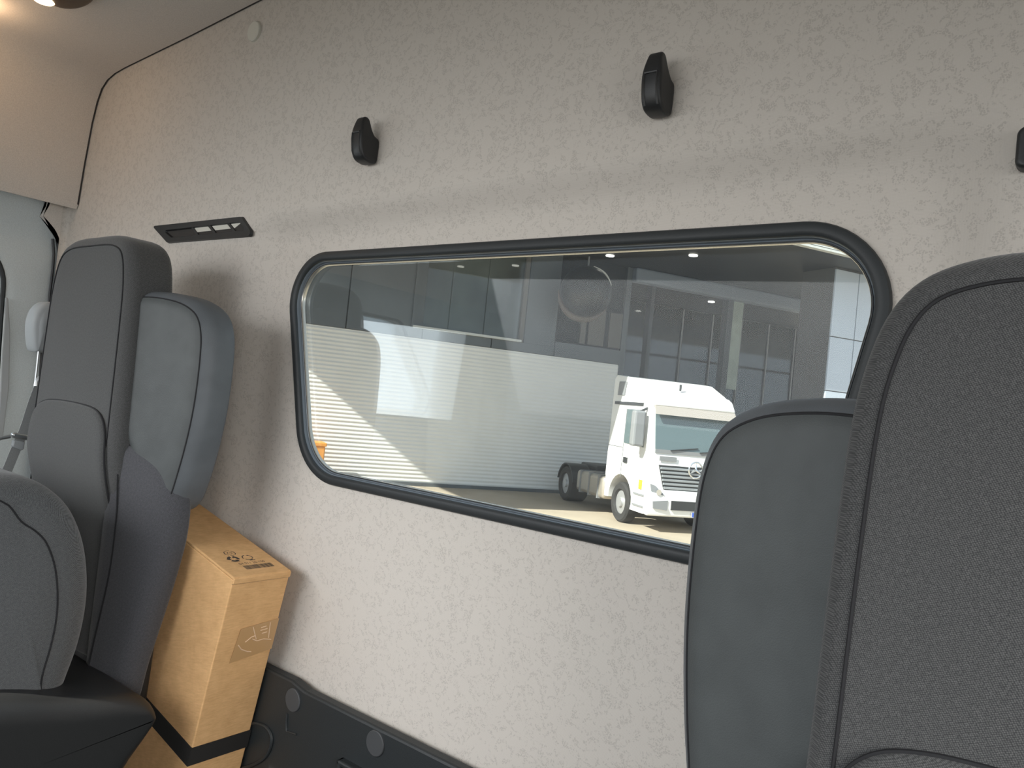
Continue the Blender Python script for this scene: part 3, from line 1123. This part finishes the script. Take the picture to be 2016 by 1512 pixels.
# ================================================================= outside
M.update(
    corr=speckle('white_corrugated_steel', (0.84, 0.84, 0.81), 0.5, 1.5, 0.03),
    clad=speckle('dark_grey_cladding', (0.105, 0.120, 0.130), 0.40, 0.8, 0.08),
    cladgap=base_mat('cladding_joint', (0.02, 0.024, 0.028), 0.8),
    lightclad=speckle('pale_blue_cladding', (0.46, 0.52, 0.60), 0.45, 0.8, 0.03),
    pierside=speckle('grey_render', (0.13, 0.13, 0.13), 0.7, 1.0, 0.06),
    soffit=speckle('dark_soffit', (0.060, 0.065, 0.075), 0.55, 0.7, 0.08),
    beam=base_mat('grey_blue_beam', (0.24, 0.28, 0.34), 0.4),
    darkglass=base_mat('dark_glazing', (0.030, 0.038, 0.042), 0.03, 0, 0.8),
    winglass=speckle('greenish_reflecting_glass', (0.060, 0.075, 0.068), 0.03, 0.6, 0.5, 0, 0.8),
    winframe=base_mat('pale_window_frame', (0.62, 0.64, 0.62), 0.5),
    blind=speckle('beige_blind', (0.13, 0.125, 0.115), 0.8, 1.0, 0.1),
    rimtan=speckle('tan_rim', (0.12, 0.10, 0.085), 0.6, 2.0, 0.1),
    paleglass=speckle('painted_gap_daylight', (0.45, 0.52, 0.45), 0.4, 1.2, 0.25),
    downlight=emit('downlight_lens', (1.0, 0.93, 0.80), 7.0),
    redsign=base_mat('red_sign', (0.50, 0.05, 0.07), 0.4),
    paving=speckle('tan_paving', (0.40, 0.34, 0.26), 0.9, 1.2, 0.08, 0.003),
    asphalt=speckle('bounce_cut_asphalt', (0.075, 0.077, 0.08), 0.9, 3.0, 0.2),
    orange=base_mat('orange_plastic', (0.85, 0.36, 0.06), 0.5),
    paint=base_mat('white_truck_paint', (0.82, 0.83, 0.82), 0.25),
    tdark=base_mat('truck_dark_plastic', (0.03, 0.033, 0.036), 0.45),
    tgrey=base_mat('truck_grey_plastic', (0.22, 0.23, 0.24), 0.5),
    slat=base_mat('grille_slat_grey', (0.30, 0.32, 0.34), 0.35, 0.3),
    tglass=base_mat('truck_glass', (0.10, 0.14, 0.15), 0.05, 0, 0.9),
    visor=base_mat('smoked_visor', (0.33, 0.30, 0.27), 0.3),
    tyre=speckle('tyre_rubber', (0.030, 0.030, 0.030), 0.85, 10, 0.2),
    rim=base_mat('silver_rim', (0.62, 0.63, 0.64), 0.35, 0.7),
    amber=base_mat('amber_lens', (0.95, 0.42, 0.04), 0.3),
    chrome=base_mat('chrome', (0.75, 0.76, 0.77), 0.15, 0.95),
    plate=base_mat('white_number_plate', (0.8, 0.8, 0.8), 0.4),
    blue=base_mat('plate_blue', (0.05, 0.12, 0.5), 0.4),
    tank=base_mat('aluminium_tank', (0.50, 0.46, 0.40), 0.35, 0.6),
)


M['downlight'].cycles.emission_sampling = 'NONE'


def FW(s, t, z):
    return FP + FD * s + FN * t + Vector((0, 0, z))


def fbox(mb, s0, s1, t0, t1, z0, z1):
    return mb.frame_box(FW(s0, t0, z0), FD, FN, (0, 0, 1), s1 - s0, t1 - t0, z1 - z0)


g = structure(MB().box(-90, 90, 2.5, 120, -0.05, 0).build('ground', M['paving'], None, False), 'tan paved yard outside the truck')
structure(MB().box(-90, 90, -90, 2.5, -0.05, 0).build('ground_front', M['asphalt'], None, False), 'unseen dark asphalt in front of the cab, added to cut bounce light')  # unseen ground kept dark to cut light bounced into the cab

bd = thing('dealership_building', FW(0, 0, 0), 'dealership hall with corrugated lower wall, dark panels and wide canopy', 'building')
# corrugated lower wall: horizontal ribs
vs, fs = [], []
per, amp, zt = 0.115, 0.010, 4.36
nz = int(zt / per * 6)
for i in range(nz + 1):
    z = zt * i / nz
    t = amp * math.sin(2 * math.pi * z / per)
    vs += [FW(-30, t, z), FW(5.3, t, z)]
for i in range(nz):
    fs.append((2 * i, 2 * i + 1, 2 * i + 3, 2 * i + 2))
cw = mk('corrugated_wall', vs, fs, M['corr'], bd)
cw['label'] = 'white wall of horizontal corrugated steel'
fbox(MB(), -30, 5.3, -0.30, -0.04, 0, 7.65).build('hall_core', M['cladgap'], bd, False)
fbox(MB(), -30, 5.3, -0.02, 0.05, 0, 0.10).build('plinth', M['clad'], bd, False)
# dark panels above
js = [-13.0, -10.72, -8.45, -6.2, -4.03, -1.76, 0.47, 2.65, 5.3]
for k in range(len(js) - 1):
    a, b_ = js[k] + .015, js[k + 1] - .015
    segs = [(4.37, 7.65)]
    if js[k] == -1.76 or js[k] == 0.47:
        segs = [(4.37, 4.66)] if js[k] == -1.76 else [(4.37, 4.66)]
    if js[k] == 2.65:
        segs = [(4.37, 4.84)]
    for z0, z1 in segs:
        fbox(MB(), a, b_, -0.02, 0.03, z0, z1).build('cladding_panel', M['clad'], bd, False, 0.006, 1)
fbox(MB(), 1.55, 2.635, -0.02, 0.03, 4.66, 7.65).build('cladding_panel', M['clad'], bd, False)
# the long upper window
wn = fbox(MB(), -2.06, 1.36, -0.06, 0.0, 4.72, 7.65).build('upper_window', M['winglass'], bd, False)
fbox(MB(), -2.10, 1.42, 0.0, 0.16, 4.655, 4.725).build('window_sill', M['winframe'], wn, False)
fbox(MB(), 1.36, 1.50, -0.02, 0.10, 4.66, 7.65).build('window_frame', M['blind'], wn, False)
fbox(MB(), -2.14, -2.06, -0.02, 0.10, 4.66, 7.65).build('window_frame', M['clad'], wn, False)
for s_ in (-0.95, 0.2):
    fbox(MB(), s_ - .03, s_ + .03, 0.0, 0.03, 4.72, 7.65).build('mullion', M['winglass'], wn, False)
w2 = fbox(MB(), 2.66, 5.28, -0.10, -0.04, 4.84, 7.65).build('transom_window', M['darkglass'], bd, False)
for a, b_ in ((3.55, 3.75), (3.85, 4.45), (4.62, 5.15)):
    fbox(MB(), a, b_, -0.04, -0.01, 4.9, 6.05).build('blind', M['blind'], w2, False)
# recess with dark glazing
fbox(MB(), 5.3, 18.5, -6.2, -6.0, 0, 7.65).build('recess_back', M['cladgap'], bd, False)
fbox(MB(), 5.1, 5.3, -6.2, 0.03, 0, 7.65).build('recess_side', M['clad'], bd, False)
for k in range(8):
    a = 5.35 + k * 1.62
    for z0, z1 in ((0.05, 2.9), (3.0, 5.4), (5.5, 7.6)):
        fbox(MB(), a, a + 1.54, -6.0, -5.95, z0, z1).build('glazing_pane', M['darkglass'], bd, False)
for k in range(9):
    a = 5.31 + k * 1.62
    fbox(MB(), a - .04, a + .04, -6.0, -5.88, 0, 7.6).build('mullion', M['tgrey'], bd, False)
sp_ = fbox(MB(), 9.66, 10.14, -0.12, -0.06, 4.03, 7.2).build('daylight_gap_strip', M['paleglass'], bd, False)  # pale green colour stands in for daylight showing through a gap
fbox(MB(), 9.40, 9.64, -0.30, 0.0, 0, 7.2).build('column', M['clad'], bd, False)
fbox(MB(), 7.4, 7.55, -2.2, -1.9, 0, 7.6).build('column', M['clad'], bd, False)
# canopy
CS, CE, CT = -11.0, 40.0, 6.4
fbox(MB(), CS, CE, -6.2, CT, 7.66, 7.80).build('canopy_soffit', M['soffit'], bd, False)
fbox(MB(), CS, CE, CT, CT + 0.12, 7.66, 9.6).build('canopy_core', M['cladgap'], bd, False)
fbox(MB(), CS, CE, -6.2, CT, 9.5, 9.6).build('canopy_roof', M['clad'], bd, False)
fbox(MB(), CS - .02, CE, CT + 0.02, CT + 0.20, 7.62, 7.68).build('canopy_edge', M['winframe'], bd, False)
fbox(MB(), CS - .02, CE, CT + 0.02, CT + 0.17, 7.71, 7.74).build('canopy_edge', M['winframe'], bd, False)
k = 0
a = CS
while a < 20:
    fbox(MB(), a + .012, a + 2.2 - .012, CT + .12, CT + .16, 7.76, 9.6).build('fascia_panel', M['lightclad'], bd, False)
    a += 2.2
fbox(MB(), 5.3, 18.5, -0.15, 0.28, 7.18, 7.66).build('beam', M['beam'], bd, False, 0.08, 3)
for s_, t_ in ((1.06, 5.26), (4.04, 5.28), (2.39, 3.18), (5.34, 3.20), (3.73, 1.10), (0.75, 1.10), (-0.6, 3.18), (7.08, -5.45), (6.61, -1.17), (8.28, -3.29), (9.6, -1.17), (11.2, -3.29)):
    MB().disc(FW(s_, t_, 7.66), (0, 0, -1), 0.13, 0.03, 18).build('downlight', M['downlight'], bd)
# pale pier at the canopy front
P0, P1, PT = 8.95, 12.6, 5.20
fbox(MB(), P0 + .02, P1, 3.9, PT - .02, 0, 7.66).build('pier_core', M['pierside'], bd, False)
for a, b_ in ((P0, 9.88), (9.91, P1)):
    for z0, z1 in ((0.02, 2.45), (2.48, 4.01), (4.04, 5.60), (5.63, 7.60)):
        fbox(MB(), a, b_, PT - .03, PT + .03, z0, z1).build('pier_panel', M['lightclad'], bd, False, 0.008, 1)
fbox(MB(), 10.55, P1, PT + .03, PT + .09, 6.75, 7.60).build('red_sign', M['redsign'], bd, False)
# made-up globe standing in for an unidentified round shape behind the glass
pd = thing('standin_globe', FW(3.05, 1.0, 5.49), 'made-up dark globe with pale lower rim, stand-in for an unidentified round shape in the window', 'lamp')


def sphere(mb, c, r, sq=1.0, n=28, m=16, a0=-90, a1=90):
    vs, fs = [], []
    for i in range(m + 1):
        t = math.radians(a0 + (a1 - a0) * i / m)
        for k_ in range(n):
            p = 2 * math.pi * k_ / n
            vs.append(Vector(c) + Vector((r * math.cos(t) * math.cos(p), r * math.cos(t) * math.sin(p), r * sq * math.sin(t))))
    for i in range(m):
        for k_ in range(n):
            l = (k_ + 1) % n
            fs.append((i * n + k_, i * n + l, (i + 1) * n + l, (i + 1) * n + k_))
    return mb.add(vs, fs)


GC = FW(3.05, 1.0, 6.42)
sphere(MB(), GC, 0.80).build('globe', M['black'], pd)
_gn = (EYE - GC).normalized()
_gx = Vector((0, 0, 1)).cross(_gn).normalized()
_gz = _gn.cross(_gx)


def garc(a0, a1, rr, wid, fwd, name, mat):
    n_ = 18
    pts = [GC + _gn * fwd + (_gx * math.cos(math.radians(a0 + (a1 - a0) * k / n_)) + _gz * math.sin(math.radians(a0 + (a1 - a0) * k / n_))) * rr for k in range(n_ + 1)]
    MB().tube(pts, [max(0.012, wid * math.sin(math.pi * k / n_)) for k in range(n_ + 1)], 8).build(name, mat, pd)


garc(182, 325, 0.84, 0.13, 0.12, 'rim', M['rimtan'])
garc(18, 78, 0.80, 0.03, 0.25, 'highlight_arc', M['winframe'])  # pale arc standing in for a bright highlight line
MB().tube([GC + Vector((0, 0, 0.7)), GC + Vector((0, 0, 1.1))], 0.03, 8).build('hanger', M['tgrey'], pd)

# orange bin by the wall
ob = thing('orange_bin', FW(-4.75, 0.75, 0), 'orange bin standing by the sunlit corrugated wall', 'bin')
mb = MB()
fbox(mb, -5.25, -4.42, 0.35, 1.0, 0.08, 1.05).build('bin_body', M['orange'], ob, False, 0.03)
fbox(MB(), -5.28, -4.39, 0.32, 1.03, 1.05, 1.15).build('bin_lid', M['orange'], ob, False, 0.02)
for a in (-5.15, -4.6):
    MB().tube([FW(a, 0.36, 0.08), FW(a, 0.44, 0.08)], 0.08, 12).build('bin_wheel', M['tyre'], ob)
    MB().tube([FW(a, 0.90, 0.08), FW(a, 0.98, 0.08)], 0.08, 12).build('bin_wheel', M['tyre'], ob)

# ---------------------------------------------------------------- the white tractor unit
TH = Vector((0.826, -0.563, 0)).normalized()
TL = Vector((-TH.y, TH.x, 0))              # to the truck's own left
TO_ = Vector((-9.594, 17.399, 0)) + TL * 1.2


def TP(x, y, z):
    return TO_ + TH * x + TL * y + Vector((0, 0, z))


tk = thing('tractor_unit', TO_, 'white tractor truck without trailer parked in the yard outside', 'truck')


def tbox(x0, x1, y0, y1, z0, z1):
    return MB().frame_box(TP(x0, y0, z0), TH, TL, (0, 0, 1), x1 - x0, y1 - y0, z1 - z0)


def tprism(prof_, y0, y1):
    return MB().prism([TP(x, y0, z) for x, z in prof_], TL * (y1 - y0))


HW = 1.22
arch = [(0.66 * math.cos(math.radians(t)), 0.55 + 0.66 * math.sin(math.radians(t))) for t in range(0, 181, 15)]
cabp = [(1.40, 0.55), (1.44, 0.95), (1.44, 1.45), (1.40, 1.92), (1.12, 3.02), (1.02, 3.16), (0.62, 3.42), (-0.05, 3.70), (-0.75, 3.76), (-0.88, 3.66), (-0.92, 1.10), (-0.66, 0.98)]
cab = tprism(cabp + arch[::-1], -HW, HW).build('cab_body', M['paint'], tk, True, 0.09, 3)
# bumper and lower fascia
tprism([(1.30, 0.42), (1.50, 0.40), (1.56, 0.62), (1.54, 0.98), (1.40, 1.08)], -HW - .01, HW + .01).build('bumper', M['paint'], tk, True, 0.05, 3)
tbox(1.545, 1.575, -0.62, 0.62, 0.58, 0.80).build('lower_intake', M['tdark'], tk, False)
for sy in (-1, 1):
    MB().prism([TP(1.555, sy * 0.72, 0.56), TP(1.555, sy * 1.10, 0.60), TP(1.555, sy * 1.12, 0.76), TP(1.555, sy * 0.72, 0.80)], TH * 0.02).build('fog_light_recess', M['tgrey'], tk, False)
    MB().prism([TP(1.53, sy * 0.80, 0.90), TP(1.50, sy * 1.16, 0.98), TP(1.47, sy * 1.18, 1.16), TP(1.48, sy * 1.05, 1.12)], TH * 0.03).build('headlight', M['tgrey'], tk, False)
    MB().disc(TP(1.555, sy * 0.98, 0.98), TH, 0.07, 0.02, 14).build('headlight_lens', M['chrome'], tk)
# grille
gr = MB().prism([TP(1.435, -0.80, 1.02), TP(1.435, 0.80, 1.02), TP(1.435, 0.98, 1.62), TP(1.435, -0.98, 1.62)], TH * 0.02).build('grille', M['tdark'], tk, False)
for k in range(6):
    z = 1.06 + k * 0.092
    hw = 0.80 + (z - 1.02) / 0.6 * 0.17
    MB().frame_box(TP(1.445, -hw, z), TH, TL, (0, 0, 1), 0.04, 2 * hw, 0.055).build('slat', M['slat'], gr, False, 0.008, 1)
tbox(1.44, 1.455, -0.98, -0.52, 1.72, 1.83).build('front_badge', M['tgrey'], tk, False)
# emblem: three-pointed star in a ring
em = MB().tube([TP(1.50, 0.19 * math.cos(2 * math.pi * k / 24), 1.56 + 0.19 * math.sin(2 * math.pi * k / 24)) for k in range(24)], 0.022, 8, True).build('emblem', M['chrome'], tk)
for k in range(3):
    t = math.radians(90 + 120 * k)
    MB().tube([TP(1.50, 0, 1.56), TP(1.50, 0.185 * math.cos(t), 1.56 + 0.185 * math.sin(t))], [0.035, 0.006], 6).build('star_point', M['chrome'], em)
# windscreen, wipers, visor
ws = MB().prism([TP(1.405, -1.10, 1.98), TP(1.405, 1.10, 1.98), TP(1.165, 1.06, 2.94), TP(1.165, -1.06, 2.94)], TH * 0.02 + Vector((0, 0, .005))).build('windscreen', M['tglass'], tk, False)
tbox(1.395, 1.43, -1.10, 1.10, 1.90, 1.99).build('wiper_cowl', M['tgrey'], tk, False)
for y in (-0.7, 0.1):
    MB().tube([TP(1.45, y, 1.98), TP(1.43, y + 0.75, 2.08)], 0.014, 6).build('wiper', M['tdark'], tk)
MB().prism([TP(1.36, -1.14, 2.82), TP(1.36, 1.14, 2.82), TP(1.20, 1.12, 3.04), TP(1.20, -1.12, 3.04)], TH * 0.03).build('sun_visor', M['visor'], tk, False)
tprism([(1.05, 3.02), (1.20, 3.00), (1.27, 3.06), (1.12, 3.28), (0.92, 3.38)], -1.12, 1.12).build('roof_visor', M['paint'], tk, True, 0.03)
MB().tube([TP(0.6, -0.1, 3.46), TP(0.6, -0.1, 3.62)], 0.03, 8).build('aerial', M['tdark'], tk)
# side (towards us): sleeper window, roof seam, door, mirror, handle
sy = -HW
MB().prism([TP(-0.60, sy - .012, 3.22), TP(-0.20, sy - .012, 3.22), TP(-0.12, sy - .012, 3.58), TP(-0.56, sy - .012, 3.58)], TL * -0.01).build('side_vent', M['tgrey'], tk, False)
tbox(-0.72, 0.86, sy - .02, sy, 2.98, 3.06).build('roof_gutter', M['tdark'], tk, False)
dw = MB().prism([TP(0.02, sy - .012, 2.02), TP(1.06, sy - .012, 1.98), TP(0.90, sy - .012, 2.88), TP(0.05, sy - .012, 2.88)], TL * -0.01).build('door_window', M['tglass'], tk, False)
MB().tube([TP(*p) for p in ((0.0, sy - .01, 2.90), (-0.02, sy - .01, 1.15))], 0.008, 5).build('door_seam', M['tgrey'], tk)
MB().tube([TP(*p) for p in ((-0.9, sy - .01, 1.9), (-0.02, sy - .01, 1.9))], 0.008, 5).build('panel_seam', M['tgrey'], tk)
tbox(0.08, 0.28, sy - .03, sy, 1.52, 1.66).build('door_handle', M['tdark'], tk, False)
mr = tbox(1.02, 1.24, sy - 0.40, sy - 0.10, 2.00, 2.86).build('mirror', M['tgrey'], tk, False, 0.05)
tbox(0.99, 1.02, sy - 0.37, sy - 0.13, 2.08, 2.78).build('mirror_glass', M['chrome'], mr, False)
MB().tube([TP(1.1, sy - 0.2, 2.84), TP(1.05, sy + 0.05, 2.96)], 0.03, 6).build('mirror_arm', M['tdark'], mr)
mr = tbox(1.02, 1.24, HW + 0.10, HW + 0.40, 2.00, 2.86).build('mirror', M['tgrey'], tk, False, 0.05)
tbox(1.02, 1.16, sy - .025, sy, 0.98, 1.20).build('side_marker', M['amber'], tk, False)
for k in range(2):
    tbox(0.78, 1.30, sy - .03, sy + .02, 0.56 + 0.27 * k, 0.60 + 0.27 * k).build('step', M['tgrey'], tk, False)
tbox(1.575, 1.59, -0.05, 0.47, 0.44, 0.55).build('number_plate', M['plate'], tk, False)
tbox(1.59, 1.594, -0.05, 0.02, 0.44, 0.55).build('plate_band', M['blue'], tk, False)


def wheel(x, yo, yi, dual=False):
    c0, c1 = TP(x, yo, 0.51), TP(x, yi, 0.51)
    ax = (c1 - c0).normalized()
    wd = (c1 - c0).length
    n_ = 28
    up = Vector((0, 0, 1))
    sd = ax.cross(up)
    prof_ = [(0.30, 0.05), (0.33, 0.0), (0.46, 0.0), (0.505, 0.04), (0.51, 0.08), (0.51, wd - .08), (0.505, wd - .04), (0.46, wd), (0.30, wd)]
    vs, fs = [], []
    for r_, h_ in prof_:
        for k_ in range(n_):
            t = 2 * math.pi * k_ / n_
            vs.append(c0 + ax * h_ + (up * math.cos(t) + sd * math.sin(t)) * r_)
    for i in range(len(prof_) - 1):
        for k_ in range(n_):
            l = (k_ + 1) % n_
            fs.append((i * n_ + k_, i * n_ + l, (i + 1) * n_ + l, (i + 1) * n_ + k_))
    ty = mk('wheel', vs, fs, M['tyre'], tk)
    MB().disc(c0 + ax * 0.09, -ax, 0.31, 0.03, 24).build('rim', M['rim'], ty)
    MB().disc(c0 + ax * 0.07, -ax, 0.12, 0.07, 16).build('hub', M['rim'], ty)
    return ty


for s_ in (-1, 1):
    wheel(0, s_ * 1.20, s_ * 0.88)
    wheel(-3.65, s_ * 1.22, s_ * 0.60)
# rear chassis, tank, mudguards
tbox(-4.6, 0.9, -0.42, -0.32, 0.72, 0.98).build('chassis_rail', M['tdark'], tk, False)
tbox(-4.6, 0.9, 0.32, 0.42, 0.72, 0.98).build('chassis_rail', M['tdark'], tk, False)
tbox(-4.1, -2.9, -0.55, 0.55, 0.98, 1.16).build('fifth_wheel', M['tdark'], tk, False, 0.05)
tk_ = tbox(-2.9, -1.05, -1.18, -0.48, 0.42, 1.02).build('fuel_tank', M['tank'], tk, True, 0.10, 3)
for k in range(3):
    tbox(-2.6 + k * 0.6, -2.54 + k * 0.6, -1.20, -0.46, 0.40, 1.04).build('tank_band', M['tgrey'], tk_, False)
tbox(-2.9, -1.05, 0.48, 1.18, 0.42, 1.02).build('fuel_tank', M['tank'], tk, True, 0.10, 3)
ag = [(-3.65 + 0.62 * math.cos(math.radians(t)), 0.51 + 0.62 * math.sin(math.radians(t))) for t in range(10, 171, 16)]
ag2 = [(-3.65 + 0.58 * math.cos(math.radians(t)), 0.51 + 0.58 * math.sin(math.radians(t))) for t in range(170, 9, -16)]
for y0_ in (-1.22, 0.60):
    tprism(ag + ag2, y0_, y0_ + 0.62).build('mudguard', M['tdark'], tk)
MB().prism([TP(0.62, -HW, 0.42), TP(1.30, -HW, 0.42), TP(1.30, -HW, 0.6), TP(0.68, -HW, 0.6)], TL * 0.3).build('step_skirt', M['paint'], tk, False)
MB().prism([TP(-0.92, -HW + .02, 0.55), TP(-0.70, -HW + .02, 0.55), TP(-0.62, -HW + .02, 1.02), TP(-0.92, -HW + .02, 1.12)], TL * 0.3).build('rear_skirt', M['paint'], tk, False)
